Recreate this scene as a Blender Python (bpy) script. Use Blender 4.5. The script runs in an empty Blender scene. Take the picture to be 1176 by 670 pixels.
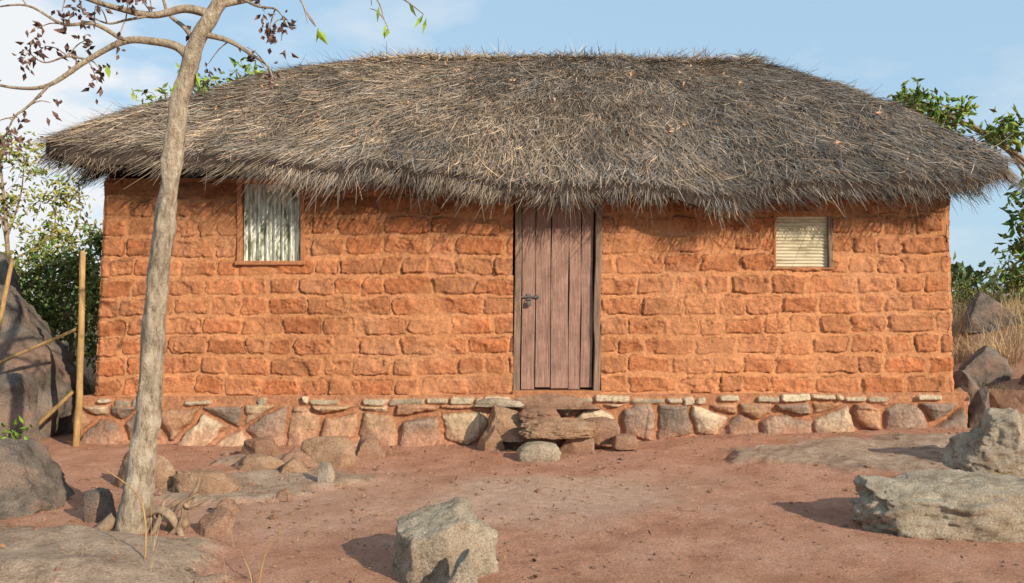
import bpy, math, random
import numpy as np
from mathutils import Vector
random.seed(7); rng=np.random.default_rng(11)
S=bpy.context.scene
# ---------------------------------------------------------------- helpers
def hsh(ix,iy,iz,seed):
    n=(ix.astype(np.int64)*374761393+iy.astype(np.int64)*668265263+iz.astype(np.int64)*2147483647+seed*1274126177)&0xffffffff
    n=((n^(n>>13))*1274126177)&0xffffffff
    n=(n^(n>>16))*2246822519&0xffffffff
    return ((n^(n>>15))&0xffffff)/float(0xffffff)
def vnoise(x,y,z=None,seed=0):
    x=np.asarray(x,float); y=np.asarray(y,float)
    z=np.zeros_like(x) if z is None else np.asarray(z,float)
    xi=np.floor(x);yi=np.floor(y);zi=np.floor(z)
    fx=x-xi;fy=y-yi;fz=z-zi
    fx=fx*fx*(3-2*fx);fy=fy*fy*(3-2*fy);fz=fz*fz*(3-2*fz)
    r=0
    for a in (0,1):
        for b in (0,1):
            for c in (0,1):
                w=(fx if a else 1-fx)*(fy if b else 1-fy)*(fz if c else 1-fz)
                r=r+w*hsh(xi+a,yi+b,zi+c,seed)
    return r*2-1
def fbm(x,y,z=None,seed=0,o=4,g=.5):
    x=np.asarray(x,float);y=np.asarray(y,float)
    z=np.zeros_like(x) if z is None else np.asarray(z,float)
    r=0;a=1;s=0
    for i in range(o):
        r=r+a*vnoise(x*2**i+i*7.3,y*2**i+i*3.1,z*2**i+i*5.7,seed+i);s+=a;a*=g
    return r/s
def sst(a,b,x):
    t=np.clip((x-a)/(b-a),0,1);return t*t*(3-2*t)
def empty(name,loc=(0,0,0)):
    o=bpy.data.objects.new(name,None);o.location=loc;S.collection.objects.link(o);return o
def mesh_np(name,verts,faces,mat,col=None,smooth=False,parent=None):
    verts=np.asarray(verts,np.float32);faces=np.asarray(faces,np.int32)
    k=faces.shape[1];n=len(faces)
    me=bpy.data.meshes.new(name)
    me.vertices.add(len(verts));me.vertices.foreach_set('co',verts.ravel())
    me.loops.add(n*k);me.loops.foreach_set('vertex_index',faces.ravel())
    me.polygons.add(n);me.polygons.foreach_set('loop_start',np.arange(0,n*k,k,dtype=np.int32))
    me.polygons.foreach_set('loop_total',np.full(n,k,np.int32))
    me.polygons.foreach_set('use_smooth',np.full(n,smooth,bool))
    me.update(calc_edges=True);me.validate()
    if col is not None:
        a=me.color_attributes.new('Col','FLOAT_COLOR','POINT')
        c=np.ones((len(verts),4),np.float32);c[:,:3]=col
        a.data.foreach_set('color',c.ravel())
    me.materials.append(mat)
    o=bpy.data.objects.new(name,me);S.collection.objects.link(o)
    if parent:o.parent=parent
    return o
def gridfaces(nu,nv,mask=None):
    i=np.arange(nu*nv).reshape(nu,nv)
    f=np.stack([i[:-1,:-1],i[1:,:-1],i[1:,1:],i[:-1,1:]],-1)
    return f.reshape(-1,4) if mask is None else f[mask]
def box(name,x0,x1,y0,y1,z0,z1,mat,parent=None,bev=.004,skew=0,rough=0):
    import bmesh
    bm=bmesh.new();bmesh.ops.create_cube(bm,size=1)
    for v in bm.verts:
        v.co=Vector(((x0+x1)/2+v.co.x*(x1-x0),(y0+y1)/2+v.co.y*(y1-y0),(z0+z1)/2+v.co.z*(z1-z0)))
    if rough:
        bmesh.ops.subdivide_edges(bm,edges=[e for e in bm.edges if e.calc_length()>.3],cuts=12)
        for v in bm.verts:
            v.co.x+=rough*float(vnoise(np.array([v.co.z*3+x0*9]),np.array([v.co.y*5]),seed=3)[0])
            v.co.y+=rough*.6*float(vnoise(np.array([v.co.z*2+x0*7]),np.array([v.co.x*5]),seed=5)[0])
    for v in bm.verts: v.co.x+=skew*(v.co.z-z0)
    me=bpy.data.meshes.new(name);bm.to_mesh(me);bm.free();me.materials.append(mat)
    o=bpy.data.objects.new(name,me);S.collection.objects.link(o)
    if bev:
        m=o.modifiers.new('b','BEVEL');m.width=bev;m.segments=2;m.limit_method='ANGLE'
    if parent:o.parent=parent
    return o
class NT:
    def __init__(s,name):
        s.m=bpy.data.materials.new(name);s.m.use_nodes=True;s.t=s.m.node_tree;s.N=s.t.nodes
        s.b=s.N['Principled BSDF'];s.b.inputs['Roughness'].default_value=.95
        s.b.inputs['Specular IOR Level'].default_value=.1
        s.co=s.N.new('ShaderNodeTexCoord').outputs['Object']
    def link(s,a,b): s.t.links.new(a,b)
    def noise(s,scale,detail=5,rough=.6,vec=None,out='Fac',dist=0):
        n=s.N.new('ShaderNodeTexNoise');n.inputs['Scale'].default_value=scale;n.inputs['Detail'].default_value=min(detail,5)
        n.inputs['Roughness'].default_value=rough;n.inputs['Distortion'].default_value=dist
        s.link(vec or s.co,n.inputs['Vector']);return n.outputs[out]
    def map(s,sc):
        n=s.N.new('ShaderNodeMapping');n.inputs['Scale'].default_value=sc;s.link(s.co,n.inputs['Vector']);return n.outputs[0]
    def ramp(s,f,st):
        n=s.N.new('ShaderNodeValToRGB');e=n.color_ramp.elements
        while len(e)<len(st): e.new(.5)
        for i,(p,c) in enumerate(st):
            e[i].position=p;e[i].color=(*c,1) if hasattr(c,'__len__') else (c,c,c,1)
        s.link(f,n.inputs[0]);return n.outputs[0]
    def mix(s,f,a,b,mode='MIX'):
        n=s.N.new('ShaderNodeMix');n.data_type='RGBA';n.blend_type=mode
        if hasattr(f,'links') : s.link(f,n.inputs[0])
        else: n.inputs[0].default_value=f
        for v,i in ((a,6),(b,7)):
            if isinstance(v,tuple): n.inputs[i].default_value=(*v,1)
            else: s.link(v,n.inputs[i])
        return n.outputs[2]
    def attr(s,name='Col'):
        n=s.N.new('ShaderNodeAttribute');n.attribute_name=name;return n.outputs['Color']
    def sep(s,c):
        n=s.N.new('ShaderNodeSeparateColor');s.link(c,n.inputs[0]);return n.outputs
    def bump(s,h,st=.5,d=.02):
        n=s.N.new('ShaderNodeBump');n.inputs['Strength'].default_value=st;n.inputs['Distance'].default_value=d
        s.link(h,n.inputs['Height']);
        if s.b.inputs['Normal'].links: s.link(s.b.inputs['Normal'].links[0].from_socket,n.inputs['Normal'])
        s.link(n.outputs[0],s.b.inputs['Normal'])
    def color(s,c): s.link(c,s.b.inputs['Base Color'])
# ---------------------------------------------------------------- materials
def m_attr(name,nscale=40,lo=.75,hi=1.2,bst=.5,bd=.01,bscale=90,transl=0):
    t=NT(name)
    if not nscale: t.color(t.attr());return t.m
    n=t.noise(nscale,6,.65)
    c=t.mix(1.0,t.attr(),t.ramp(n,[(.25,lo),(.75,hi)]),'MULTIPLY');t.color(c)
    if bst: t.bump(t.noise(bscale,5,.7),bst,bd)
    return t.m
M_wall=m_attr('mud_brick_wall',26,.66,1.26,.9,.015,50)
M_found=m_attr('stone_foundation',28,.55,1.34,1.,.02,45)
M_thatch=m_attr('thatch',0)
M_leaf=m_attr('leaf',0)
def rockmat(name,a,b,c,sc=6,stain=.5):
    t=NT(name);n=t.noise(sc,8,.7);col=t.ramp(n,[(.3,a),(.52,b),(.72,c)])
    sp=t.ramp(t.noise(90,4,.85),[(.34,.4),(.5,1.0),(.68,1.35)])
    col=t.mix(1.0,col,sp,'MULTIPLY')
    st=t.ramp(t.noise(1.9,5,.7),[(.5,0.),(.66,1.)])
    col=t.mix(st,col,t.mix(stain,col,(.40,.20,.12)))
    t.color(col);t.bump(t.noise(32,8,.85),1.,.04);return t.m
M_rockP=rockmat('rock_tan',(.28,.215,.15),(.58,.47,.34),(.76,.64,.48),6,.25)
M_rockG=rockmat('rock_grey',(.10,.08,.068),(.27,.22,.18),(.42,.345,.28),4)
M_rockR=rockmat('rock_red',(.27,.14,.085),(.50,.29,.19),(.60,.41,.30))
M_rockO=rockmat('rock_ochre',(.30,.17,.10),(.58,.36,.22),(.72,.51,.35))
def woodmat(name,a,b,axis='z',sc=1):
    t=NT(name);v=t.map((30*sc,30*sc,1.6) if axis=='z' else (1.6,30*sc,30*sc))
    n=t.noise(2,8,.75,v);c=t.ramp(n,[(.3,a),(.7,b)])
    c=t.mix(.75,c,t.ramp(t.noise(4,6,.7),[(.3,.6),(.7,1.3)]),'MULTIPLY')
    t.color(c);t.bump(n,.7,.008);return t.m
M_plank=woodmat('weathered_plank',(.19,.105,.078),(.46,.28,.215))
M_frame=woodmat('door_frame_wood',(.13,.08,.058),(.38,.26,.185))
M_pole=woodmat('pole_wood',(.28,.16,.06),(.55,.36,.16),sc=.5)
t=NT('dark_metal');t.b.inputs['Metallic'].default_value=.8;t.b.inputs['Roughness'].default_value=.55
t.color(t.ramp(t.noise(60),[(.3,(.08,.07,.065)),(.7,(.3,.26,.22))]));M_metal=t.m
t=NT('zinc_sheet');t.b.inputs['Roughness'].default_value=.5;t.b.inputs['Metallic'].default_value=.35
c=t.ramp(t.noise(7,6,.7,t.map((4,1,.7))),[(.38,(.14,.15,.08)),(.46,(.40,.41,.32)),(.56,(.74,.74,.66)),(.75,(.46,.33,.2))]);t.color(c);M_zinc=t.m
t=NT('cream_sheet');t.b.inputs['Roughness'].default_value=.6
c=t.ramp(t.noise(5,6,.7,t.map((.6,1,4))),[(.3,(.30,.24,.14)),(.5,(.60,.52,.36)),(.7,(.70,.62,.46))]);t.color(c);M_cream=t.m
t=NT('mud_plaster');t.color(t.ramp(t.noise(18,7,.7),[(.3,(.30,.12,.055)),(.7,(.50,.23,.115))]));t.bump(t.noise(45,6,.7),.6,.012);M_mud=t.m
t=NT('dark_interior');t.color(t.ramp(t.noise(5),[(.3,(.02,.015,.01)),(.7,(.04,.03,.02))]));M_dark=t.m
t=NT('bark');n=t.noise(9,8,.8,t.map((3,3,1)))
c=t.ramp(n,[(.32,(.13,.09,.06)),(.44,(.38,.29,.205)),(.64,(.64,.53,.40))]);c=t.mix(1.0,c,t.ramp(t.noise(3,5,.7),[(.35,.75),(.6,1.1)]),'MULTIPLY');t.color(c);t.bump(n,1.,.035);t.bump(t.noise(60,5,.7),.7,.012);M_bark=t.m
t=NT('bark_dark');t.color(t.ramp(t.noise(20),[(.3,(.17,.11,.07)),(.7,(.42,.30,.2))]));M_barkD=t.m
# ground: Col.r bedrock, Col.g pale trodden, Col.b grass/vegetated
t=NT('ground_soil');r,g,b=t.sep(t.attr())[:3]
soil=t.ramp(t.noise(2.2,8,.7),[(.28,(.44,.20,.12)),(.5,(.63,.325,.21)),(.75,(.76,.44,.31))])
fine=t.noise(70,5,.85)
soil=t.mix(1.0,soil,t.ramp(fine,[(.32,.5),(.5,1.),(.68,1.4)]),'MULTIPLY')
pale=t.ramp(t.noise(12,7,.7),[(.3,(.56,.35,.235)),(.7,(.84,.60,.45))])
pale=t.mix(1.0,pale,t.ramp(fine,[(.32,.72),(.6,1.1)]),'MULTIPLY')
c=t.mix(g,soil,pale)
rk=t.ramp(t.noise(5,8,.75),[(.3,(.30,.20,.14)),(.5,(.58,.41,.29)),(.7,(.74,.56,.41))])
rk=t.mix(1.0,rk,t.ramp(fine,[(.35,.55),(.6,1.15)]),'MULTIPLY')
c=t.mix(r,c,rk);c=t.mix(b,c,t.ramp(t.noise(3,6,.7),[(.3,(.1,.1,.035)),(.7,(.3,.22,.1))]))
t.color(c);t.bump(t.noise(34,8,.85),1.,.04);M_ground=t.m

# ---------------------------------------------------------------- terrain
def terr(x,y):
    x=np.asarray(x,float);y=np.asarray(y,float)
    h=.16*sst(0,4.5,x)*sst(-4,-.3,y)
    h=h+1.15*sst(5.1,8.5,x)*sst(-1.0,5.5,y)+.7*sst(-5.2,-9,x)*sst(-3,4,y)
    h=h+.14*sst(1.0,0,((x+2.7)/1.1)**2+((y+4.4)/.8)**2)
    near=sst(60,20,np.hypot(x,y))
    h=h+near*(.035*fbm(x*.9,y*.9,seed=2,o=3)+.022*fbm(x*3.5,y*3.5,seed=9,o=5,g=.62))
    h=h+sst(25,160,np.hypot(x,y))*(3*fbm(x*.012,y*.012,seed=5,o=3)+1)
    br=bedrock(x,y)
    h=h+br*(.04+.055*fbm(x*2.2,y*3.4,seed=31,o=4))
    return h
def bedrock(x,y):
    n=.5*fbm(x*2.4,y*2.4,seed=21,o=5,g=.6)
    m=0
    for cx,cy,rx,ry in ((3.7,-1.25,1.45,.75),(-2.6,-4.25,.95,.65),(-2.3,-2.2,.65,.5),(-3.7,-4.0,.8,.7),(-1.6,-1.9,.5,.3),(-2.1,-1.1,.7,.3)):
        d=np.sqrt(((x-cx)/rx)**2+((y-cy)/ry)**2)+n
        m=np.maximum(m,sst(1.10,.90,d))
    return m
def axis(lo,hi,a,b,st):
    mid=list(np.arange(a,b,st));L=[];v=a;s=st
    while v>lo: s*=1.16;v-=s;L.append(v)
    R=[];v=mid[-1];s=st
    while v<hi: s*=1.16;v+=s;R.append(v)
    return np.array(L[::-1]+mid+R)
ax=axis(-600,600,-6,6.3,.025);ay=axis(-60,900,-5.2,.3,.02)
X,Y=np.meshgrid(ax,ay,indexing='ij');Z=terr(X,Y)
col=np.zeros(X.shape+(3,));col[...,0]=bedrock(X,Y)
n2=.5*fbm(X*1.5,Y*2.5,seed=41,o=5,g=.6)
d=np.sqrt(((X-.3-.5*(Y+2.4))/1.4)**2+((Y+2.5)/.9)**2)+n2
col[...,1]=.8*sst(1.2,.4,d)
dl=np.sqrt(((X+1.5)/1.2)**2+((Y+2.6)/1.2)**2)+n2;col[...,1]=np.maximum(col[...,1],.35*sst(1.2,.5,dl))
col[...,2]=sst(6,12,np.hypot(X,Y-1))*.9
mesh_np('ground',np.stack([X,Y,Z],-1).reshape(-1,3),gridfaces(*X.shape),M_ground,col.reshape(-1,3),True)

# ---------------------------------------------------------------- house
H=empty('mud_brick_house',(0,0,0))
ROW=.218
rr=random.Random(5)
def mkrows(W):
    R=[]
    for i in range(16):
        e=[-rr.uniform(.05,.4)]
        while e[-1]<W+.6: e.append(e[-1]+rr.choice([rr.uniform(.24,.34),rr.uniform(.38,.5),rr.uniform(.4,.56)]))
        R.append(np.array(e))
    return R
def brickfield(u,h,W,seed):
    R=mkrows(W)
    wu=u+.045*fbm(u*3.1,h*3.1,seed=seed,o=2)+.034*fbm(u*11,h*11,seed=seed+4,o=4,g=.6)
    wh=h+.040*fbm(u*.9,h*1.3,seed=seed+1,o=2)+.030*fbm(u*8,h*10,seed=seed+5,o=4,g=.6)+.012
    r=np.clip(np.floor(wh/ROW).astype(int),0,15);lh=wh-r*ROW
    dis=np.zeros_like(u);bid=np.zeros_like(u);lu=np.zeros_like(u)
    for i in range(16):
        m=r==i
        if not m.any(): continue
        e=R[i];k=np.clip(np.searchsorted(e,wu[m])-1,0,len(e)-2)
        a=wu[m]-e[k];b=e[k+1]-wu[m]
        dis[m]=np.minimum(a,b);bid[m]=k+i*97;lu[m]=(a/(a+b)-.5)
    H_=lambda q:hsh(bid,bid*0+q,bid*0,seed+9)
    r1,r2,r3,r4,r5,r6=[H_(q) for q in range(6)]
    dz=np.minimum(lh-.012-.016*r4,ROW-lh-.014-.024*r5);dx=dis-.008-.016*r6
    rc=.03;qx=np.maximum(rc-dx,0);qz=np.maximum(rc-dz,0);d=rc-np.hypot(qx,qz)
    d=np.where((dx>rc)&(dz>rc),np.minimum(dx,dz),d)
    d=d+.008*fbm(u*24,h*24,seed=seed+7,o=3)
    face=sst(.0,.012,d)
    rough=fbm(u*9,h*9,seed=seed+20,o=5,g=.68)
    chip=sst(.15,.42,fbm(u*4.5,h*6,seed=seed+30,o=5,g=.6))
    sm=sst(.05,.35,fbm(u*2.2,h*3.0,seed=seed+44,o=4))
    hgt=face*(.010+.016*r1+.05*(r2-.5)*lu+.13*(r3-.5)*(lh-ROW/2)+.022*rough)+.010*rough
    mh=.015+.010*rough
    hgt=hgt*(1-sm*.55)+mh*sm*.55
    hgt-=chip*face*.020
    cr=np.exp(-((d-.001)/.0045)**2)*sst(-.2,.25,fbm(u*6,h*6,seed=seed+50,o=3))*(1-.5*sm)
    ck=np.exp(-(fbm(u*5,h*5,seed=seed+52,o=4)/.018)**2)*sst(.1,.4,fbm(u*2,h*2,seed=seed+53,o=2))
    hgt-=cr*.018+ck*.010
    hgt+=.022*fbm(u*.7,h*.7,seed=seed+60,o=2)
    f=np.clip(face*(1-sm*.55),0,1)
    mort=np.array([.60,.270,.125]);bb=np.array([.475,.185,.083])
    bc=bb*(.82+.36*r2)[...,None]*(1+np.stack([.05*(r3-.5),-.1*(r3-.5),-.2*(r3-.5)],-1))
    c=mort*(1-f)[...,None]+bc*f[...,None]
    big=fbm(u*.8,h*1.2,seed=seed+70,o=4)
    c=c*(1+.20*big+.26*rough)[...,None]
    c=c*(1-.55*np.clip(cr,0,1)-.3*ck)[...,None]
    pale=sst(.1,.5,fbm(u*1.3,h*2.5,seed=seed+75,o=5))[...,None]*.35
    c=c*(1-pale)+np.array([.60,.31,.17])*pale
    shade_damp=sst(1.45,2.15,h+.3*big)*(.26+.22*sst(W*.45,0,u))  # eave shade and damp painted into the upper brick colour, stronger at left
    c=c*(1-shade_damp)[...,None]
    return hgt,c
HOLES=[(-3.00,-2.27,1.975,2.86),(2.865,3.505,1.905,2.5),(.01,.97,.0,2.62)]
def wallpanel(name,P0,U,N,W,Hh,res,seed,holes=(),lean=(0,0),tilt=0):
    nu=int(W/res)+1;nh=int(Hh/res)+1
    u,h=np.meshgrid(np.linspace(0,W,nu),np.linspace(0,Hh,nh),indexing='ij')
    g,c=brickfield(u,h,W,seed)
    edge=np.minimum(u,W-u);g=g-.03*sst(.05,0,edge+.02*fbm(u*0,h*6,seed=8,o=3))
    s=u+lean[0]*h/2.3*(1-u/W)+lean[1]*h/2.3*(u/W)
    P=np.array(P0)+s[...,None]*np.array(U)+g[...,None]*np.array(N)
    P[...,2]+=h+(.005*(P[...,0]+4.55));P[...,0]+=tilt*h/2.3
    cu=(P[:-1,:-1]+P[1:,1:])/2
    m=np.ones(cu.shape[:2],bool)
    for a,b,z_a,z_b in holes:
        m&=~((cu[...,0]>a)&(cu[...,0]<b)&(cu[...,2]>z_a)&(cu[...,2]<z_b))
    f=gridfaces(nu,nh,m)
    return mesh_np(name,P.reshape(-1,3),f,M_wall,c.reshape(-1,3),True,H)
DEP=5.7
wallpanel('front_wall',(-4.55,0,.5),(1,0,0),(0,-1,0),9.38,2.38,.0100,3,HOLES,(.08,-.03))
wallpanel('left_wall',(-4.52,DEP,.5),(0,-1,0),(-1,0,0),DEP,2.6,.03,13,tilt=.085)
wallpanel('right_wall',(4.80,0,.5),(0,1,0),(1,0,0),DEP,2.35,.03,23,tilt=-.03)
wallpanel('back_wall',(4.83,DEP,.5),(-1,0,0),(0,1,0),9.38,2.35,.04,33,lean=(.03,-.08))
def foundation(name,P0,U,N,W,res,seed):
    nu=int(W/res)+1;nh=int(.95/res)+1
    u,h=np.meshgrid(np.linspace(0,W,nu),np.linspace(-.42,.53,nh),indexing='ij')
    wu=u+.08*fbm(u*3.3,h*3.3,seed=seed,o=5,g=.55);wh=h+.06*fbm(u*3.3+9,h*3.3,seed=seed+1,o=5,g=.55)+.03
    cx,cz=.44,.36
    gx=np.floor(wu/cx);gz=np.floor(wh/cz)
    F1=np.full(u.shape,9.);F2=F1.copy();ID=np.zeros_like(u)
    for i in (-1,0,1):
        for j in (-1,0,1):
            a=gx+i;b=gz+j
            px=(a+.5+.8*(hsh(a,b,a*0,seed)-.5))*cx;pz=(b+.5+.6*(hsh(a,b,a*0+1,seed)-.5))*cz
            dd=np.hypot((wu-px),(wh-pz)*1.15);idd=a*31+b*977
            n1=dd<F1
            F2=np.where(n1,F1,np.minimum(F2,dd));ID=np.where(n1,idd,ID);F1=np.where(n1,dd,F1)
    e=F2-F1+.02*fbm(u*14,h*14,seed=seed+5,o=3)
    r1=hsh(ID,ID*0,ID*0,seed+3);r2=hsh(ID,ID*0+1,ID*0,seed+3);r3=hsh(ID,ID*0+2,ID*0,seed+3)
    st=sst(.01+.05*r2,.05+.06*r2,e)*(r1>.08)
    dome=sst(.0,.22,e)
    rough=fbm(u*9,h*9,seed=seed+8,o=5,g=.65)
    g=st*(.022+.03*r2+.045*dome+.18*(r3-.5)*(wh-(gz+.5)*cz)+.12*(r1-.5)*(wu-(gx+.5)*cx))+.018*rough
    top=h+.022*fbm(u*2.5,h*0,seed=4,o=3)
    eds=[0];
    while eds[-1]<W+.5: eds.append(eds[-1]+rr.uniform(.08,.38))
    eds=np.array(eds);k=np.clip(np.searchsorted(eds,wu)-1,0,len(eds)-2)
    a=np.minimum(wu-eds[k],eds[k+1]-wu);q=hsh(k,k*0,k*0,77);q2=hsh(k,k*0+1,k*0,77)
    lt=.440+.035*(q2-.5);th=.020+.028*q
    ax_=np.maximum(.03-(a-.008),0);az_=np.maximum(.03-(th-np.abs(top-lt)),0)
    dd=.03-np.hypot(ax_,az_)+.012*rough
    ts=sst(0,.010,dd)*(q>.15)
    band=sst(.375,.40,top)
    st=st*(1-band);g=g*(1-band)+band*(.006+.008*rough)
    g=np.maximum(g,ts*(.035+.03*q2+.012*rough))
    pal=np.array([[.54,.32,.19],[.60,.43,.27],[.28,.21,.16],[.66,.50,.34],[.52,.29,.17],[.47,.30,.185],[.38,.26,.19]])
    sc=pal[(r3*6.999).astype(int)]*(1+.3*fbm(u*5,h*5,seed=seed+12,o=4))[...,None]
    mud=np.array([.50,.23,.12])
    c=mud*(1+.3*rough)[...,None]*(1-st)[...,None]+sc*(1+.35*rough)[...,None]*st[...,None]
    crv=np.exp(-((e-.02-.05*r2)/.016)**2)*(1-band);c=c*(1-.35*crv)[...,None]
    smear=sst(.05,.45,fbm(u*2.7,h*4,seed=seed+15,o=5))[...,None]*.45;c=c*(1-smear)+mud*(1+.3*rough)[...,None]*smear
    tc=(np.array([.70,.56,.39])*(.55+.5*q2)[...,None])*(1+.35*rough)[...,None]
    c=c*(1-ts)[...,None]+tc*ts[...,None]
    dust=sst(.22,.0,h+.08*rough)*.6
    c=c*(1-dust)[...,None]+np.array([.58,.30,.19])*dust[...,None]
    g=g+.05*sst(.1,-.1,h)
    g=np.where(h>.515,-.15,g)
    P=np.array(P0)+u[...,None]*np.array(U)+g[...,None]*np.array(N);P[...,2]+=np.minimum(h,.5)+(.005*(P[...,0]+4.55))
    return mesh_np(name,P.reshape(-1,3),gridfaces(nu,nh),M_found,c.reshape(-1,3),True,H)
foundation('front_foundation',(-4.72,-.05,0),(1,0,0),(0,-1,0),9.66,.0110,6)
foundation('left_foundation',(-4.70,DEP,0),(0,-1,0),(-1,0,0),DEP+.05,.03,16)
foundation('right_foundation',(4.92,-.05,0),(0,1,0),(1,0,0),DEP+.05,.03,26)
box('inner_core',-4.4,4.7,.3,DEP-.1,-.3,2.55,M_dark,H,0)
# ---- door
DR=empty('door');DR.parent=H
box('frame_left',.012,.085,-.012,.13,.56,2.68,M_frame,DR,.006,skew=.012,rough=.010)
box('frame_right',.885,.955,-.035,.13,.56,2.68,M_frame,DR,.006,skew=.016,rough=.012)
box('frame_head',.09,.9,-.01,.12,2.56,2.66,M_frame,DR,.006)
box('threshold',.0,.97,-.045,.2,.49,.566,M_mud,DR,.015)
xs=[.095,.245,.415,.61,.745,.878]
for i in range(5):
    box('plank_%d'%i,xs[i]+.003+.003*(i%2),xs[i+1]-.004,.016+.007*(i%2),.05,.572+.011*((i*2)%3),2.56,M_plank,DR,.004,skew=.010,rough=.005)
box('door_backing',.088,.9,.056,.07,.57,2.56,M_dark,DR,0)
box('door_bolt',.10,.30,-.012,.012,1.575,1.592,M_metal,DR,.003)
box('bolt_plate',.16,.21,.003,.017,1.545,1.62,M_metal,DR,.003)
box('bolt_plate_b',.255,.29,.003,.017,1.56,1.61,M_metal,DR,.003)
box('padlock_body',.165,.215,-.035,-.012,1.485,1.54,M_metal,DR,.006)
bpy.ops.mesh.primitive_torus_add(major_radius=.02,minor_radius=.004,location=(.19,-.022,1.545),rotation=(math.pi/2,0,0))
o=bpy.context.object;o.name='padlock_shackle';o.data.materials.append(M_metal);o.parent=DR
# ---- windows
def window(xa,xb,za,zb,kind):
    w=empty('window');w.parent=H
    fm=M_mud
    t_=.045 if kind=='v' else .025
    yf=-.03 if kind=='v' else -.012
    box('jamb_left',xa-.005,xa+t_,yf,.14,za-.0,zb,fm,w,.008,rough=.007)
    box('jamb_right',xb-t_*(1 if kind=='v' else 1.8),xb+.005,yf,.14,za-.0,zb,fm if kind=='v' else M_frame,w,.008,rough=.007)
    box('sill',xa-.02,xb+.02,yf-.025*(kind=='v')-.004,.14,za-.045*(1 if kind=='v' else .5),za+.002,fm,w,.01,rough=.007)
    box('head',xa-.01,xb+.01,yf-.004,.14,zb-.03,zb+.03,fm,w,.008)
    n=260;m=40;y0=.045
    if kind=='v':
        u,v=np.meshgrid(np.linspace(xa+t_+.012,xb-t_,n),np.linspace(za+.004,zb-.03,m),indexing='ij')
        yy=y0+.020*np.cos((u-xa)*2*np.pi/.088)+.003*fbm(u*6,v*2,seed=3)
        mt=M_zinc
    else:
        u,v=np.meshgrid(np.linspace(xa+t_,xb-t_,m),np.linspace(za+.004,zb-.03,n),indexing='ij')
        yy=y0-.01+.006*np.cos((v-za)*2*np.pi/.036)+.006*fbm(u*6,v*6,seed=3)
        mt=M_cream
    mesh_np('corrugated_sheet',np.stack([u,yy,v],-1).reshape(-1,3),gridfaces(*u.shape),mt,None,True,w)
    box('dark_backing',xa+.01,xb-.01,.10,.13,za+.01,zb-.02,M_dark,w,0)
window(-3.0,-2.27,1.975,2.86,'v')
window(2.865,3.505,1.905,2.5,'h')
# ---- thatched roof
def loop():
    x0,x1,y0,y1,r=-5.06,5.38,-.42,6.15,.45
    p=[]
    def arc(cx,cy,a0):
        for k in range(10):
            a=a0+math.pi/2*k/9;p.append((cx+r*math.cos(a),cy+r*math.sin(a)))
    arc(x0+r,y0+r,math.pi);arc(x1-r,y0+r,1.5*math.pi);arc(x1-r,y1-r,0);arc(x0+r,y1-r,.5*math.pi)
    p.append(p[0]);return np.array(p)
L=loop();sl=np.r_[0,np.cumsum(np.hypot(*np.diff(L,axis=0).T))];PER=sl[-1]
NU=700
us=np.linspace(0,PER,NU+1)
ex=np.interp(us,sl,L[:,0]);ey=np.interp(us,sl,L[:,1])
ez=np.interp(ex,[-5.08,-4.6,-4,-2.4,-.8,.5,2.5,4.3,5.0,5.4],[3.28,3.19,3.12,3.03,2.90,2.76,2.74,2.79,2.91,3.04])
ez=ez+.06*fbm(us*1.2,us*0,seed=3,o=3)
RX0,RX1,RY=-2.0,3.42,2.85
rx=np.interp(ex,[-5.08,5.38],[RX0,RX1]);rx=np.where(ex<-4.65,RX0,rx);rx=np.where(ex>5.0,RX1,rx)
k=np.ones(25)/25;rx=np.convolve(np.r_[rx[-13:-1],rx,rx[1:13]],k,'valid')
NV=60
vs=np.linspace(0,1,NV+1)
G=np.zeros((NU+1,NV+1,3))
rz=5.03+.10*fbm(rx*.9,rx*0,seed=12,o=3)
v=vs[None,:]
G[...,0]=ex[:,None]*(1-v)+rx[:,None]*v
G[...,1]=ey[:,None]*(1-v)+RY*v
bul=.13*np.sin(np.pi*v)
G[...,2]=ez[:,None]*(1-v)+rz[:,None]*v+bul
G[...,2]+=(.08*fbm(G[...,0]*.9,G[...,1]*.9,seed=14,o=3)+.055*fbm(G[...,0]*3.2,G[...,1]*2.5,seed=15,o=3))*(1-.5*v)
def samp(u,v):
    a=np.clip(u/PER*NU,0,NU-1e-4);b=np.clip(v*NV,0,NV-1e-4)
    i=a.astype(int);j=b.astype(int);fa=(a-i)[:,None];fb=(b-j)[:,None]
    return G[i,j]*(1-fa)*(1-fb)+G[i+1,j]*fa*(1-fb)+G[i,j+1]*(1-fa)*fb+G[i+1,j+1]*fa*fb
ROOF=empty('thatched_roof');ROOF.parent=H
cb=np.full((G.size//3,3),(.12,.09,.07))
mesh_np('thatch_base',G.reshape(-1,3),gridfaces(NU+1,NV+1),M_thatch,cb,True,ROOF)
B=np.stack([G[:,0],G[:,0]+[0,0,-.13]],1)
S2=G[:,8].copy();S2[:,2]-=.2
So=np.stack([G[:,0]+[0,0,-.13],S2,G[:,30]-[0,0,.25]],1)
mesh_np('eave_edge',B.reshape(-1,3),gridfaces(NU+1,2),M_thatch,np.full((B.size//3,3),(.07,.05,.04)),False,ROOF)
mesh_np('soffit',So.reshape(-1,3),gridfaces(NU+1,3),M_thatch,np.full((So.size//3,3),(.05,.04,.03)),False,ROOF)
def norm(a): return a/np.maximum(np.linalg.norm(a,axis=1,keepdims=True),1e-9)
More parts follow.
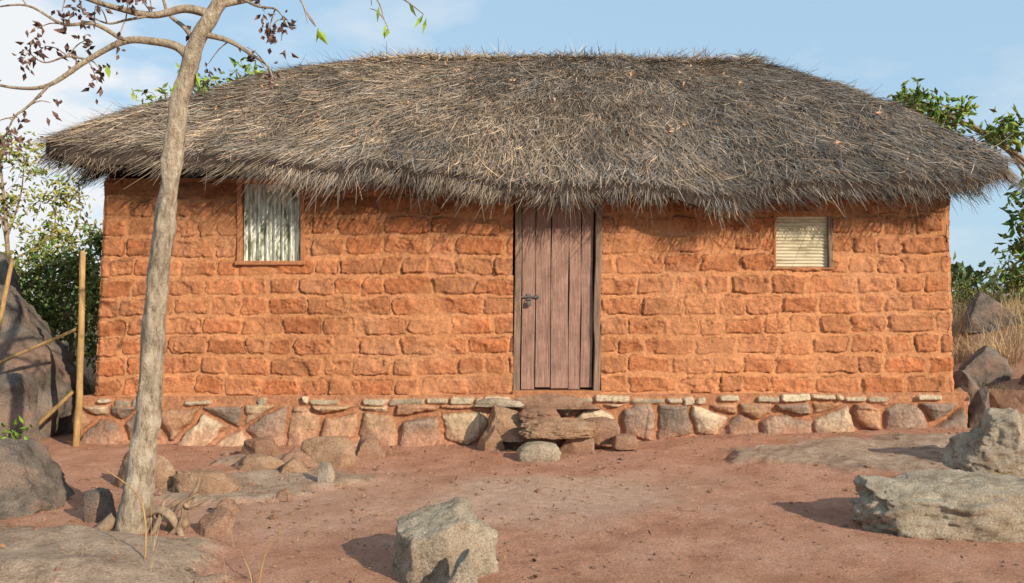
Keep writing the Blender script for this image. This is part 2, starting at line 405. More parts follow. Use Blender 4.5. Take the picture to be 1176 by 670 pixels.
def strands(name,P,D,Nn,Ln,W,C,bend,parent,rollr=.8):
    n=len(P);sd=norm(np.cross(D,Nn));roll=rng.uniform(-rollr,rollr,n)[:,None]
    sd=norm(sd*np.cos(roll)+Nn*np.sin(roll))*(W/2)[:,None]
    p1=P+D*(Ln*.5)[:,None]+bend*.4;p2=P+D*Ln[:,None]+bend
    V=np.stack([P-sd,P+sd,p1-sd,p1+sd,p2-sd*.4,p2+sd*.4],1).reshape(-1,3)
    b=np.arange(n)[:,None]*6
    F=np.concatenate([b+np.array([0,1,3,2]),b+np.array([2,3,5,4])])
    return mesh_np(name,V,F,M_thatch,np.repeat(C,6,0),False,parent)
def thatchcol(n,P,br=1.0):
    v=rng.lognormal(-.10,.42,n).clip(.25,2.1)
    base=np.array([.255,.205,.165]);warm=np.array([.37,.26,.17]);gray=np.array([.24,.215,.19])
    t=rng.random(n)[:,None];m=sst(-.3,.4,fbm(P[:,0]*.8,P[:,1]*1.2+P[:,2],seed=61,o=3)-.14*P[:,0]*.5)[:,None]
    c=np.where(t<.24,warm,np.where(t<.65,gray,base))
    c=c*(1-m*.35)+warm*m*.35
    cl=1+.5*fbm(P[:,0]*4,P[:,1]*4,P[:,2]*2,seed=65,o=3)+.35*fbm(P[:,0]*1.1,P[:,1]*1.1,P[:,2],seed=66,o=2)
    return c*(v*cl*br)[:,None]
def layer(n,front,vlo,vhi,L0,L1,name,br=1.,lift=.04,jit=.28,w0=.004,w1=.0085):
    u=rng.uniform(0,PER,n*3)
    if front:
        fx=np.interp(u,us,ey);keep=(fx<RY+.3);u=u[keep]
    u=u[:n*2];v=rng.uniform(vlo,vhi,len(u))
    keep=rng.random(len(u))<(1-.55*v);u=u[keep][:n];v=v[keep][:n];n=len(u)
    P=samp(u,v);Pd=samp(u,v-.02);Pd2=samp(u,v+.02);D=norm(Pd-Pd2);Pu=norm(samp(u+.05,v)-samp(u-.05,v))
    Nn=norm(np.cross(Pu,-D));Nn*=np.sign(Nn[:,2:3])
    cl=.46*fbm(P[:,0]*2.6,P[:,1]*2.6+P[:,2]*2,seed=71,o=3)
    a=rng.normal(0,jit,n)+cl
    big=rng.random(n)<.08;a=np.where(big,a*2.6,a)
    Dd=norm(D*np.cos(a)[:,None]+Pu*np.sin(a)[:,None])
    Ln=rng.uniform(L0,L1,n)
    P=P+Nn*rng.uniform(0,.04,n)[:,None]-Dd*(Ln*.5)[:,None]
    bend=Nn*rng.normal(lift*.4,lift*.7,n)[:,None]+Pu*rng.normal(0,.035,n)[:,None]
    return strands(name,P,Dd,Nn,Ln,rng.uniform(w0,w1,n),thatchcol(n,P,br),bend,ROOF)
layer(86000,True,.0,.99,.12,.36,'thatch_strands')
layer(6000,True,.0,.99,.15,.36,'thatch_loose_strands',1.15,.13,.6)
layer(16000,False,.0,.99,.3,.6,'thatch_strands_all')
def fringe(n,dmin,dmax,br,name,l0=.2,l1=.42):
    u=rng.uniform(0,PER,n);P=samp(u,np.full(n,.03));D=norm(samp(u,np.zeros(n))-samp(u,np.full(n,.04)))
    Pu=norm(samp(u+.05,np.zeros(n))-samp(u-.05,np.zeros(n)))
    Nn=norm(np.cross(Pu,-D));Nn*=np.sign(Nn[:,2:3])
    dr=rng.uniform(dmin,dmax,n);P=P-D*rng.uniform(0,.12,n)[:,None];P[:,2]-=dr
    cl=1+.75*fbm(u*2.4,u*0,seed=81,o=5,g=.65)
    Ln=rng.uniform(l0,l1,n)*cl
    a=rng.normal(0,.34,n)+1.0*fbm(u*2.3,u*0,seed=83,o=4)
    Dd=norm(D*np.cos(a)[:,None]+Pu*np.sin(a)[:,None]+np.array([0,0,-.2]))
    bend=np.zeros((n,3));bend[:,2]=-rng.uniform(0,.05,n)
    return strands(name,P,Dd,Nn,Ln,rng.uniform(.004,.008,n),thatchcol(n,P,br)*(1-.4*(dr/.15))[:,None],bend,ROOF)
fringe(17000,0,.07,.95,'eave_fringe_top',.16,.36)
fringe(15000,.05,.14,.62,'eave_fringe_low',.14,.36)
fringe(2200,.06,.14,.75,'eave_stragglers',.3,.56)
# ridge tufts
n=9000
x=rng.uniform(RX0-.15,RX1+.15,n)
rzx=5.03+.10*fbm(x*.9,x*0,seed=12,o=3)
P=np.stack([x,RY+rng.normal(0,.09,n),rzx+rng.uniform(-.06,.02,n)],1)
a=rng.normal(0,.8,n);Dd=norm(np.stack([np.sin(a)*1.2,-rng.choice([-1,1,1],n)*rng.uniform(.15,1.2,n),rng.normal(.05,.28,n)],1))
Nn=norm(rng.normal(0,1,(n,3)));Ln=rng.uniform(.08,.24,n)*(1+.9*fbm(x*3.3,x*0,seed=9,o=3))
pale=(x<-.2+rng.normal(0,.3,n))|(rng.random(n)<.2)
c=thatchcol(n,P,1.3);c=np.where(pale[:,None],np.array([.72,.54,.34])*rng.uniform(.5,1.2,n)[:,None],c)
bend=np.zeros((n,3));bend[:,2]=-rng.uniform(0,.05,n)
strands('ridge_tufts',P,Dd,Nn,Ln,rng.uniform(.005,.011,n),c,bend,ROOF,3.1)
# ---------------------------------------------------------------- leaves
def leaves(name,P,size,C,parent,droop=0,curl=.25,asp=.42):
    n=len(P);D=norm(rng.normal(0,1,(n,3))+np.array([0,0,-droop]));R=norm(np.cross(D,rng.normal(0,1,(n,3))));Nn=np.cross(D,R)
    s=size[:,None]
    V=np.stack([P,P+D*s*.45+R*s*asp*.5-Nn*s*curl*.4,P+D*s-Nn*s*curl,P+D*s*.45-R*s*asp*.5-Nn*s*curl*.4,P+D*s*.5+Nn*s*curl*.35],1).reshape(-1,3)
    b=np.arange(n)[:,None]*5
    F=np.concatenate([b+np.array([0,1,4]),b+np.array([1,2,4]),b+np.array([2,3,4]),b+np.array([3,0,4])])
    return mesh_np(name,V,F,M_leaf,np.repeat(C,5,0),False,parent)
u=rng.uniform(0,PER,2000);u=u[np.interp(u,us,ey)<-.3][:90];v=rng.uniform(.05,.9,len(u));P=samp(u,v)+[0,-.05,.07]
leaves('fallen_leaves',P,rng.uniform(.05,.1,len(u)),np.array([.6,.36,.22])*rng.uniform(.5,1.1,len(u))[:,None],ROOF)
# ---------------------------------------------------------------- tubes
def tube(pts,rad,seg=8,sub=6,wob=0.0,seed=0):
    pts=np.array(pts,float);rad=np.array(rad,float);m=len(pts)
    t=np.linspace(0,m-1,(m-1)*sub+1);i=np.clip(t.astype(int),0,m-2);f=(t-i)[:,None]
    p0=pts[np.clip(i-1,0,m-1)];p1=pts[i];p2=pts[i+1];p3=pts[np.clip(i+2,0,m-1)]
    C=.5*((2*p1)+(-p0+p2)*f+(2*p0-5*p1+4*p2-p3)*f**2+(-p0+3*p1-3*p2+p3)*f**3)
    R=np.interp(t,np.arange(m),rad)
    T=norm(np.gradient(C,axis=0));up=np.array([.13,.97,.2]);A=norm(np.cross(T,up));Bn=np.cross(T,A)
    an=np.arange(seg)/seg*2*np.pi
    rr_=R[:,None]*np.ones(seg)
    if wob: rr_=rr_*(1+wob*fbm(np.cos(an)[None]*1.2+C[:,2:3]*0,np.sin(an)[None]*1.2+C[:,2:3]*0,C[:,2:3]*7+an[None]*0,seed=seed,o=3))
    V=C[:,None]+A[:,None]*(np.cos(an)[None]*rr_)[...,None]+Bn[:,None]*(np.sin(an)[None]*rr_)[...,None]
    n=len(C);idx=np.arange(n*seg).reshape(n,seg);nx=np.roll(idx,-1,1)
    F=np.stack([idx[:-1],nx[:-1],nx[1:],idx[1:]],-1).reshape(-1,4)
    return V.reshape(-1,3),F
def tubes(name,lst,mat,parent):
    Vs=[];Fs=[];o=0
    for a in lst:
        V,F=tube(*a[:2],**(a[2] if len(a)>2 else {}));Vs.append(V);Fs.append(F+o);o+=len(V)
    return mesh_np(name,np.concatenate(Vs),np.concatenate(Fs),mat,None,True,parent)
# ---------------------------------------------------------------- near tree
T=empty('deciduous_tree');y=-3.47
tr=[(-2.53,y,-.12),(-2.50,y,.06),(-2.45,y,.40),(-2.40,y+.02,.92),(-2.37,y,1.33),(-2.33,y,1.79),(-2.28,y+.02,2.31),(-2.21,y,2.83),(-2.11,y,3.21),(-2.00,y,3.43),(-1.90,y,3.6),(-1.82,y+.1,4.0),(-1.9,y+.15,4.5),(-1.8,y+.1,5.0)]
rd=[.15,.112,.085,.075,.073,.069,.061,.057,.051,.049,.043,.036,.025,.012]
V,F=tube(tr,rd,seg=32,sub=22,wob=.36,seed=4)
mesh_np('trunk',V,F,M_bark,None,True,T)
br=[
 ([(-1.98,y,3.42),(-2.15,y-.05,3.45),(-2.35,y-.1,3.39),(-2.6,y-.15,3.43),(-2.85,y-.2,3.50),(-3.16,y-.2,3.55),(-3.5,y-.2,3.5)],[.034,.028,.022,.018,.014,.011,.006]),
 ([(-2.14,y,3.13),(-2.22,y-.02,3.21),(-2.36,y-.05,3.235),(-2.53,y-.1,3.22),(-2.76,y-.12,3.09),(-2.99,y-.15,2.92),(-3.2,y-.15,2.90),(-3.45,y-.15,2.95)],[.036,.03,.025,.022,.017,.013,.010,.006]),
 ([(-2.99,y-.15,2.92),(-3.1,y-.18,2.78),(-3.18,y-.2,2.70),(-3.24,y-.2,2.58)],[.010,.008,.006,.003]),
 ([(-2.53,y-.1,3.22),(-2.68,y-.2,3.30),(-2.85,y-.25,3.28),(-3.05,y-.3,3.38),(-3.3,y-.3,3.36)],[.016,.012,.009,.007,.004]),
 ([(-2.06,y,3.30),(-1.9,y+.05,3.27),(-1.76,y+.1,3.19),(-1.66,y+.1,3.12),(-1.62,y+.1,3.03)],[.02,.016,.012,.008,.004]),
 ([(-2.10,y,3.24),(-2.2,y+.05,3.36),(-2.33,y+.1,3.47),(-2.38,y+.1,3.6),(-2.5,y+.1,3.8)],[.02,.016,.012,.01,.006]),
 ([(-1.95,y,3.5),(-1.75,y+.05,3.56),(-1.5,y+.1,3.66),(-1.2,y+.1,3.74),(-.97,y+.1,3.68),(-.75,y+.1,3.58),(-.6,y+.1,3.47)],[.028,.022,.018,.014,.009,.006,.003]),
 ([(-1.0,y+.1,3.68),(-.90,y+.08,3.54),(-.86,y+.06,3.42),(-.83,y+.05,3.35)],[.007,.005,.004,.002]),
 ([(-1.5,y+.1,3.66),(-1.42,y+.08,3.54),(-1.36,y+.05,3.42),(-1.32,y+.05,3.37)],[.009,.006,.004,.002]),
 ([(-1.82,y,3.55),(-1.68,y-.05,3.47),(-1.56,y-.05,3.45),(-1.5,y-.05,3.38)],[.012,.009,.006,.003]),
 ([(-2.76,y-.12,3.09),(-2.9,y-.1,3.12),(-3.05,y-.1,3.08),(-3.15,y-.1,3.14)],[.009,.007,.005,.003]),
 ([(-2.35,y-.1,3.39),(-2.5,y-.15,3.34),(-2.62,y-.15,3.32),(-2.75,y-.2,3.37)],[.010,.008,.006,.003]),
 ([(-1.85,y+.1,3.9),(-2.3,y+.2,4.1),(-2.8,y+.3,4.15),(-3.3,y+.3,4.4)],[.026,.02,.014,.005]),
 ([(-1.85,y+.1,4.2),(-1.4,y,4.4),(-.9,y-.1,4.3),(-.4,y-.1,4.45)],[.024,.018,.012,.005]),
]
ends=[];rt=random.Random(3);tw=[]
for bi,b in enumerate(br):
    ends.append(b[0][-1])
    for q in range(5):
        k=rt.randrange(1,len(b[0]));p=np.array(b[0][k]);dv=np.array([rt.uniform(-.16,.12),rt.uniform(-.1,.1),rt.uniform(-.16,.14)])
        if bi in (6,7,8) and q>1: continue
        tw.append(([p,p+dv*.5+[0,0,.02],p+dv],[.005,.004,.002],dict(seg=5,sub=3)));ends.append(tuple(p+dv))
tubes('branches',[(b[0],b[1],dict(seg=10,sub=6,wob=.2)) for b in br]+tw,M_bark,T)
P=[];
for e in ends:
    if e[0]<-1.45 and rt.random()<.85:
        for q in range(rt.randint(6,13)): P.append(np.array(e)+np.array([rt.gauss(0,.03),rt.gauss(0,.03),rt.gauss(-.02,.04)]))
P=np.array(P);nn=len(P)
leaves('withered_leaves',P,rng.uniform(.03,.065,nn),np.array([.14,.085,.07])*rng.uniform(.5,1.7,nn)[:,None],T,droop=1.2,curl=.5,asp=.55)
P=np.array([(-1.30,y+.05,3.37),(-1.31,y+.04,3.35),(-.83,y+.05,3.35),(-.84,y+.03,3.38),(-.6,y+.1,3.47),(-.58,y+.1,3.45),(-2.1,y,3.05),(-2.18,y-.1,2.95),(-.9,y+.08,3.52),(-2.62,y-.15,3.05),(-.7,y+.1,3.55),(-1.1,y+.1,3.66)])
leaves('green_leaves',P,rng.uniform(.08,.13,len(P)),np.array([.24,.33,.05])*rng.uniform(.7,1.3,len(P))[:,None],T,droop=2.2,curl=.15,asp=.4)
tubes('roots',[([(-2.42,y-.02,.12),(-2.3,y-.05,.16),(-2.2,y-.08,.1),(-2.12,y-.1,-.04)],[.04,.03,.028,.015],dict(wob=.4)),
 ([(-2.2,y+.1,-.03),(-2.17,y+.05,.14),(-2.1,y+.05,.28),(-2.07,y+.03,.36)],[.03,.026,.016,.004],dict(wob=.4)),
 ([(-2.28,y+.0,-.03),(-2.22,y+.0,.12),(-2.16,y-.02,.2),(-2.05,y-.02,.26)],[.026,.022,.014,.004],dict(wob=.4)),
 ([(-2.35,y-.08,-.03),(-2.3,y-.06,.1),(-2.27,y-.05,.22),(-2.22,y-.05,.27)],[.02,.016,.010,.003]),
 ([(-2.25,y-.08,-.03),(-2.15,y-.1,.08),(-2.12,y-.12,.19)],[.02,.014,.003]),
 ([(-2.33,y-.02,.1),(-2.2,y+.02,.2),(-2.14,y+.02,.16),(-2.0,y+.02,.22)],[.02,.018,.014,.006]),
 ([(-2.6,y-.02,.1),(-2.68,y-.06,.03),(-2.76,y-.1,-.05)],[.05,.04,.02])],M_barkD,T)
# ---------------------------------------------------------------- rocks
def rock(name,loc,dims,seed,mat,sub=5,planes=14,rot=0,amp=.06,dlo=.36,dhi=.72,flat=None,bot=.5):
    import bmesh
    bm=bmesh.new();bmesh.ops.create_icosphere(bm,subdivisions=sub,radius=1)
    V=np.array([v.co[:] for v in bm.verts]);F=np.array([[v.index for v in f.verts] for f in bm.faces]);bm.free()
    q=np.random.default_rng(seed)
    V=V*(1/np.abs(V).max(1,keepdims=True))**.45
    for i in range(planes):
        nrm=q.normal(0,1,3);nrm/=np.linalg.norm(nrm);d=q.uniform(dlo,dhi)*1.15
        if nrm[2]<-.1: nrm[2]*=-1
        s=V@nrm;ov=np.maximum(s-d,0);V=V-nrm*ov[:,None]*1.0
    if flat: 
        ov=np.maximum(V[:,2]-flat,0);V[:,2]-=ov*.95
    ov=np.maximum(-V[:,2]-bot,0);V[:,2]+=ov*.95
    mn=V.min(0);mxx=V.max(0);V=(V-(mn+mxx)/2)/((mxx-mn)/2)
    n_=V/np.linalg.norm(V,axis=1,keepdims=True)
    a_=V[:,0]*1.8+seed
    D=amp*fbm(a_,V[:,1]*1.8,V[:,2]*1.8,seed=seed,o=2)+amp*.9*fbm(V[:,0]*5+seed,V[:,1]*5,V[:,2]*5,seed=seed+1,o=5,g=.65)
    D+=amp*.5*np.abs(fbm(V[:,0]*2.2,V[:,1]*2.2+seed,V[:,2]*3.5,seed=seed+6,o=3))*-2
    V=(V+n_*D[:,None])*np.array(dims)/2
    c,s=math.cos(rot),math.sin(rot);V=np.stack([V[:,0]*c-V[:,1]*s,V[:,0]*s+V[:,1]*c,V[:,2]],1)
    o=mesh_np(name,V,F,mat,None,True);o.location=loc;return o
def g(x,y): return float(terr(np.array([x]),np.array([y]))[0])
def put(name,x,y,dims,seed,mat,sink=.15,**k):
    return rock(name,(x,y,g(x,y)+dims[2]*(.5-sink)),dims,seed,mat,**k)
put('rock',-.36,-4.22,(.60,.46,.50),3,M_rockP,.18,sub=6,amp=.10,rot=.3,planes=9)
put('rock',-.24,-4.64,(.22,.2,.30),5,M_rockP,.14,amp=.1,planes=8)
put('rock_slab',3.0,-3.35,(1.3,.65,.40),9,M_rockP,.18,sub=6,amp=.15,flat=.5,planes=6,dlo=.5,dhi=.85)
put('rock_slab',4.22,-1.85,(.98,.6,.55),12,M_rockP,.18,sub=6,amp=.14,rot=.2,planes=7,dlo=.45,dhi=.8)
put('rock',-3.02,-2.1,(.70,.5,.48),15,M_rockO,.2,amp=.1)
put('flat_stone',-2.4,-2.3,(.62,.42,.22),16,M_rockO,.3,flat=.5)
put('flat_stone',-2.45,-.85,(.45,.3,.22),17,M_rockR,.25,flat=.6)
put('flat_stone',-1.73,-1.2,(.52,.35,.28),18,M_rockO,.25,flat=.6)
put('flat_stone',-1.42,-.85,(.40,.25,.30),19,M_rockR,.2,flat=.7)
put('flat_stone',-1.9,-1.7,(.36,.3,.18),20,M_rockO,.3,flat=.6)
put('flat_stone',-2.0,-1.3,(.34,.3,.2),21,M_rockR,.3,flat=.6)
put('flat_stone',-2.3,-1.5,(.5,.3,.18),26,M_rockO,.3,flat=.6)
put('rock',-1.54,-2.1,(.15,.12,.17),22,M_rockP,.15,sub=4)
put('rock',-1.94,-3.5,(.26,.22,.2),23,M_rockR,.2,sub=5)
put('rock',-2.05,-3.0,(.2,.18,.14),24,M_rockR,.2,sub=5)
put('rock',-2.9,-3.1,(.2,.2,.25),25,M_rockG,.15,sub=5)
put('rock',-1.75,-2.6,(.14,.12,.09),27,M_rockR,.2,sub=4)
BK=dict(planes=9,dlo=.62,dhi=.9,amp=.10)
put('boulder',-6.05,.7,(1.9,1.6,2.1),31,M_rockG,.18,sub=6,**BK)
put('boulder',-5.2,-.75,(.95,.8,1.0),32,M_rockG,.18,**BK)
put('boulder',-3.95,-2.75,(1.15,.9,.72),33,M_rockG,.2,sub=6,**BK)
put('boulder',-7.6,2.2,(2.2,2,2.4),34,M_rockG,.2,**BK)
put('rock',5.08,-.02,(.27,.3,.52),41,M_rockG,.15,amp=.06)
put('boulder',5.85,.4,(.8,.6,.46),42,M_rockR,.2)
put('boulder',5.35,.9,(.5,.5,.3),43,M_rockO,.2)
put('boulder',6.6,2.6,(.9,.8,.6),44,M_rockG,.2)
put('boulder',6.0,1.9,(.6,.6,.5),46,M_rockG,.2)
put('boulder',7.9,4.6,(1.0,.9,.7),45,M_rockG,.2)
put('boulder',6.5,1.2,(.8,.7,.5),47,M_rockR,.25)
put('boulder',7.2,1.8,(.8,.7,.5),48,M_rockG,.25)
put('boulder',5.6,1.5,(.45,.4,.35),49,M_rockR,.25)
# doorstep
ST=empty('stone_doorstep')
def stp(n,x,y,z,d,seed,mat,**k):
    o=rock(n,(x,y,z),d,seed,mat,**k);o.parent=ST
BR=dict(planes=4,dlo=.75,dhi=.95,amp=.07)
stp('base_rubble',.25,-.3,.06,(1.05,.6,.46),51,M_rockR,amp=.1,sub=6,flat=.7)
stp('upper_stone',-.02,-.34,.27,(.50,.42,.36),52,M_rockO,planes=8)
stp('tread_slab',.46,-.66,.26,(.80,.46,.17),62,M_rockO,planes=6,dlo=.6,dhi=.85,amp=.16,sub=6,rot=.18)
stp('back_slab',.30,-.42,.36,(.46,.34,.14),63,M_rockR,planes=6,dlo=.6,dhi=.85,amp=.14,rot=-.2)
stp('under_stone',.62,-.6,.08,(.45,.4,.26),60,M_rockR)
stp('lower_block',.26,-.97,.07,(.42,.26,.2),54,M_rockP,**BR)
stp('mud_brick',.90,-.42,.2,(.44,.3,.26),55,M_rockR,**BR)
stp('loose_brick',1.14,-.64,.12,(.26,.2,.15),56,M_rockR,**BR)
stp('side_stone',-.22,-.38,.1,(.32,.3,.3),57,M_rockO)
stp('sill_stone',-.15,-.1,.45,(.6,.2,.1),58,M_rockP,flat=.6)
stp('sill_mud',.5,-.1,.46,(.95,.24,.16),59,M_rockR,flat=.6)
# pebbles
Vs=[];Fs=[];off=0
import bmesh
bm=bmesh.new();bmesh.ops.create_icosphere(bm,subdivisions=1,radius=1)
IV=np.array([v.co[:] for v in bm.verts]);IF=np.array([[v.index for v in f.verts] for f in bm.faces]);bm.free()
n=4200;px=rng.uniform(-4.5,5.5,n);py=rng.uniform(-4.8,-.1,n)
px[:900]=rng.normal(-2.2,.9,900);py[:900]=rng.uniform(-3.6,-.2,900)
px[900:1100]=rng.normal(.4,.7,200);py[900:1100]=rng.uniform(-1.6,-.2,200)
px[1100:1500]=rng.uniform(-4.6,5,400);py[1100:1500]=-.12-rng.exponential(.1,400)
sz=np.exp(rng.normal(-5.0,.55,n));sz[:90]*=2.6;pz=terr(px,py)
for i in range(n):
    V=IV*(1+.3*rng.normal(0,1,(len(IV),1)).clip(-1,1)*.5)*sz[i]*rng.uniform(.6,1.3,3)*[1,1,.6]
    Vs.append(V+[px[i],py[i],pz[i]+sz[i]*.15]);Fs.append(IF+off);off+=len(IV)
mesh_np('pebbles',np.concatenate(Vs),np.concatenate(Fs),M_rockR,None,False)
# ---------------------------------------------------------------- poles
FN=empty('pole_fence')
def pole(name,a,b,r,seed):
    a=np.array(a);b=np.array(b);m=(a+b)/2+np.array([.02,0,.01]);V,F=tube([a,a*.6+m*.4+[.01,0,0],m,b],[r*1.1,r,r*.95,r*.8],seg=12,sub=8,wob=.3,seed=seed)
    mesh_np(name,V,F,M_pole,None,True,FN)
pole('post',(-4.60,-.3,-.1),(-4.54,-.3,2.07),.034,1)
pole('leaning_pole',(-5.70,-.15,.5),(-5.37,-.15,2.0),.026,2)
pole('rail',(-5.68,-.35,.76),(-4.62,-.25,1.24),.02,3)
pole('low_rail',(-5.1,-.3,.15),(-4.65,-.25,.58),.022,4)
# ---------------------------------------------------------------- background trees
def bgtree(name,base,h,clusters,dens,ls,colr,r0=.12,trunk=M_barkD):
    E=empty(name);b=np.array(base,float);top=b+[0,0,h];mid=b*.5+top*.5+[.15,0,0]
    lst=[([b-[0,0,.2],mid,top],[r0,r0*.7,r0*.3],dict(seg=10,sub=8,wob=.2))]
    Ps=[]
    for c,rad in clusters:
        c=np.array(c,float);rad=np.array(rad)
        f=np.clip((c[2]-b[2])/max(h,.1)*.6,.25,.95)
        st=(b+(mid-b)*f*2) if f<.5 else (mid+(top-mid)*(f*2-1))
        lst.append(([st,(st+c)/2+rng.normal(0,.12,3),c],[r0*.4,r0*.25,r0*.1],dict(seg=7,sub=5)))
        nt=int(8+10*rad.mean())
        for k in range(nt):
            d=rng.normal(0,1,3);d/=np.linalg.norm(d);e=c+d*rad*rng.uniform(.5,1.15)
            lst.append(([c+(e-c)*.05,(c+e)/2+rng.normal(0,.05,3),e],[r0*.09,r0*.06,.004],dict(seg=5,sub=3)))
            m=max(3,int(dens*rng.uniform(.4,1.6)))
            t_=rng.uniform(.35,1.05,m)[:,None];Ps.append(c+(e-c)*t_+rng.normal(0,.07+.06*rad.mean(),(m,3)))
    tubes('trunk_and_limbs',lst,trunk,E)
    P=np.concatenate(Ps);n=len(P);cc=np.array(colr)*rng.uniform(.5,1.6,n)[:,None]*(1+np.stack([rng.uniform(-.2,.5,n),rng.uniform(-.1,.1,n),rng.uniform(-.2,.2,n)],1))
    leaves('foliage',P,rng.uniform(.6,1.3,n)*ls,cc,E,droop=.5,curl=.2)
bgtree('leafy_tree',(9.6,5.2,1.0),3.2,[((6.8,5,5.0),(.5,.5,.3)),((7.5,5,4.75),(.5,.5,.3)),((8.3,5,4.5),(.6,.5,.28)),((8.9,4.8,3.1),(.5,.5,.4)),((8.7,4.8,2.5),(.5,.5,.45)),((9.4,5,3.4),(.8,.7,.6)),((9.6,5,4.9),(.7,.6,.5)),((8.9,5,2.0),(.6,.5,.3))],22,.17,(.16,.24,.06))
bgtree('leafy_tree',(-8.3,4.2,.5),3.4,[((-7.9,4.2,3.9),(.7,.6,.5)),((-8.3,4.2,3.0),(.7,.6,.5)),((-7.5,4.4,3.3),(.6,.6,.5)),((-8.4,4,2.3),(.5,.5,.5)),((-7.6,4.2,2.6),(.5,.6,.5)),((-9,4.5,4.4),(.6,.6,.4)),((-7.2,4.2,2.2),(.5,.6,.5))],24,.11,(.22,.25,.07),.05)
bgtree('leafy_tree',(-5.7,6.8,.3),4.7,[((-6.0,6.8,5.65),(.7,.5,.35)),((-6.9,6.8,5.45),(.5,.5,.35)),((-5.1,6.8,5.9),(.5,.5,.3)),((-6.6,6.8,4.8),(.6,.5,.4))],14,.17,(.17,.25,.065),.09)
bgtree('bush',(-6.7,3.2,.3),1.2,[((-6.6,3.2,1.3),(.6,.5,.6)),((-6.2,3.0,1.9),(.5,.5,.5)),((-7.0,3.2,2.0),(.55,.5,.5)),((-6.1,3.2,1.0),(.6,.5,.6)),((-7.4,3.2,1.5),(.6,.5,.6)),((-6.3,3.6,2.4),(.45,.4,.35))],55,.1,(.15,.20,.055),.06)
bgtree('bush',(9.2,6.5,1.1),.8,[((8.9,6.5,1.6),(.7,.5,.4)),((9.8,6.5,1.9),(.8,.6,.6)),((8.0,7,1.4),(.6,.5,.25))],35,.1,(.15,.19,.06),.05)
Ps=[]
for i in range(170):
    a=rng.uniform(math.radians(20),math.radians(160));R=rng.uniform(28,70);c=np.array([math.cos(a)*R,math.sin(a)*R,rng.uniform(0,1.2)])
    c[2]+=g(c[0],c[1])
    d=rng.normal(0,1,(160,3));d/=np.linalg.norm(d,axis=1,keepdims=True);Ps.append(c+d*np.array([2.4,1.6,1.5])*rng.uniform(.5,1.1,(160,1)))
P=np.concatenate(Ps);n=len(P)
leaves('distant_trees',P,rng.uniform(.3,.7,n),np.array([.12,.15,.06])*rng.uniform(.5,1.5,n)[:,None],None,asp=.6)
# grass
def grass(name,cx,cy,sx,sy,n,h0,h1,c,w=.006,clump=.8):
    k=max(1,n//40);kx=rng.uniform(cx-sx,cx+sx,k);ky=rng.uniform(cy-sy,cy+sy,k);i=rng.integers(0,k,n)
    x=kx[i]+rng.normal(0,.12*clump,n);y_=ky[i]+rng.normal(0,.12*clump,n);z=terr(x,y_)
    P=np.stack([x,y_,z-.02],1);D=norm(np.stack([rng.normal(0,.28,n),rng.normal(0,.28,n),np.ones(n)],1))
    Ln=rng.uniform(h0,h1,n)*(.5+rng.random(k)[i]);bend=np.stack([rng.normal(0,.12,n),rng.normal(0,.12,n),-rng.uniform(0,.08,n)],1)*Ln[:,None]*1.5
    sd=np.stack([np.cos(i*1.),np.sin(i*1.),0*P[:,0]],1)*w/2
    p1=P+D*Ln[:,None]*.5+bend*.3;p2=P+D*Ln[:,None]+bend
    V=np.stack([P-sd,P+sd,p1-sd*.8,p1+sd*.8,p2-sd*.3,p2+sd*.3],1).reshape(-1,3);b=np.arange(n)[:,None]*6
    F=np.concatenate([b+np.array([0,1,3,2]),b+np.array([2,3,5,4])])
    C=np.array(c)*rng.uniform(.5,1.4,n)[:,None]
    mesh_np(name,V,F,M_leaf,np.repeat(C,6,0),False)
grass('dry_grass',7.4,5.2,2.0,2.6,5500,.2,.5,(.50,.36,.20),.009)
grass('dry_grass',-6.6,1.9,1.2,1.6,3000,.2,.5,(.35,.30,.12),.008)
grass('green_grass',6.0,1.8,.8,1.2,1000,.08,.2,(.22,.24,.08),.010)
grass('dry_grass',-1.6,-4.4,.3,.2,14,.12,.3,(.45,.33,.18),.003,2.5)
tubes('dry_stalk',[([(-1.98,-4.45,.02),(-1.97,-4.45,.3),(-2.02,-4.45,.48),(-2.2,-4.45,.62)],[.005,.005,.004,.002]),([(-1.35,-4.5,.0),(-1.3,-4.5,.2),(-1.2,-4.5,.33)],[.004,.003,.002])],M_pole,None)
n=70;P=np.stack([rng.normal(-4.45,.08,n),rng.normal(-1.7,.1,n),rng.uniform(.12,.46,n)],1)
W=empty('weed');leaves('weed_leaves',P,rng.uniform(.05,.1,n),np.array([.18,.30,.04])*rng.uniform(.6,1.4,n)[:,None],W)
tubes('weed_stems',[([(-4.45,-1.7,0),(-4.47,-1.7,.2),(-4.42,-1.7,.42)],[.006,.005,.003])],M_barkD,W)
n=420;x=rng.normal(-1.4,1.8,n);y_=rng.uniform(-4.6,-.2,n);P=np.stack([x,y_,terr(x,y_)+.015],1)
leaves('leaf_litter',P,rng.uniform(.02,.055,n),np.array([.32,.19,.11])*rng.uniform(.4,1.3,n)[:,None],None)
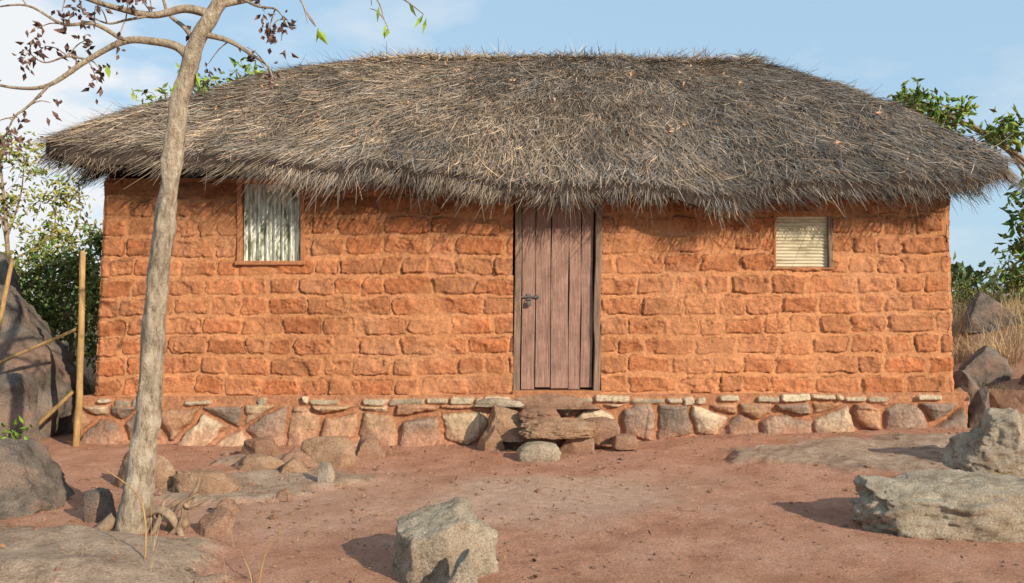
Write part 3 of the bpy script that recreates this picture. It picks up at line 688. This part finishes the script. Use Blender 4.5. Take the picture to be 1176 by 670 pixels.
# ---------------------------------------------------------------- light
Lt=Vector((-.62,.62,-.41)).normalized()
sd=bpy.data.lights.new('sun','SUN');sd.energy=5.0;sd.angle=math.radians(.5);sd.color=(1,.88,.70)
so=bpy.data.objects.new('sun',sd);S.collection.objects.link(so);so.rotation_euler=Lt.to_track_quat('-Z','Y').to_euler()
el=math.asin(-Lt.z);az=math.atan2(-Lt.x,-Lt.y)
w=bpy.data.worlds.new('World');S.world=w;w.use_nodes=True;nt=w.node_tree;N=nt.nodes;bg=N['Background'];bg.inputs[1].default_value=.115
sk=N.new('ShaderNodeTexSky');sk.sky_type='NISHITA';sk.sun_disc=False;sk.sun_elevation=el;sk.sun_rotation=az;sk.air_density=1.0;sk.dust_density=1.0
tc=N.new('ShaderNodeTexCoord')
def mixw(f,a,b):
    m=N.new('ShaderNodeMix');m.data_type='RGBA'
    if isinstance(f,float): m.inputs[0].default_value=f
    else: nt.links.new(f,m.inputs[0])
    for v,i in ((a,6),(b,7)):
        if isinstance(v,tuple): m.inputs[i].default_value=(*v,1)
        else: nt.links.new(v,m.inputs[i])
    return m.outputs[2]
mp=N.new('ShaderNodeMapping');mp.inputs['Scale'].default_value=(1,1,2.6);nt.links.new(tc.outputs['Generated'],mp.inputs[0])
no=N.new('ShaderNodeTexNoise');no.inputs['Scale'].default_value=3.2;no.inputs['Detail'].default_value=7;no.inputs['Roughness'].default_value=.55;nt.links.new(mp.outputs[0],no.inputs['Vector'])
rp=N.new('ShaderNodeValToRGB');rp.color_ramp.elements[0].position=.54;rp.color_ramp.elements[1].position=.74;nt.links.new(no.outputs['Fac'],rp.inputs[0])
n3=N.new('ShaderNodeTexNoise');n3.inputs['Scale'].default_value=9;n3.inputs['Detail'].default_value=7;nt.links.new(mp.outputs[0],n3.inputs['Vector'])
vd=N.new('ShaderNodeVectorMath');vd.operation='DISTANCE';nt.links.new(tc.outputs['Generated'],vd.inputs[0]);vd.inputs[1].default_value=(-.56,.80,.15)
ad=N.new('ShaderNodeMath');ad.operation='MULTIPLY_ADD';nt.links.new(n3.outputs['Fac'],ad.inputs[0]);ad.inputs[1].default_value=-.45;nt.links.new(vd.outputs['Value'],ad.inputs[2])
mr=N.new('ShaderNodeMapRange');mr.inputs[1].default_value=-.10;mr.inputs[2].default_value=.0;mr.inputs[3].default_value=.95;mr.inputs[4].default_value=0;nt.links.new(ad.outputs[0],mr.inputs[0])
ms=N.new('ShaderNodeMath');ms.operation='MULTIPLY';nt.links.new(rp.outputs[0],ms.inputs[0]);ms.inputs[1].default_value=.5
mx=N.new('ShaderNodeMath');mx.operation='MAXIMUM';nt.links.new(ms.outputs[0],mx.inputs[0]);nt.links.new(mr.outputs[0],mx.inputs[1])
c=mixw(.7,sk.outputs[0],(4.5,6.6,8.5));c=mixw(mx.outputs[0],c,(7.9,8.0,8.2));nt.links.new(c,bg.inputs[0])
# ---------------------------------------------------------------- camera
cd=bpy.data.cameras.new('camera');cd.lens=28.3;cd.clip_end=3000;co=bpy.data.objects.new('camera',cd);S.collection.objects.link(co)
co.location=(0,-8.8,1.5);co.rotation_euler=(math.radians(90.93),0,0);S.camera=co
S.view_settings.view_transform='Standard';S.view_settings.look='None';S.view_settings.exposure=0
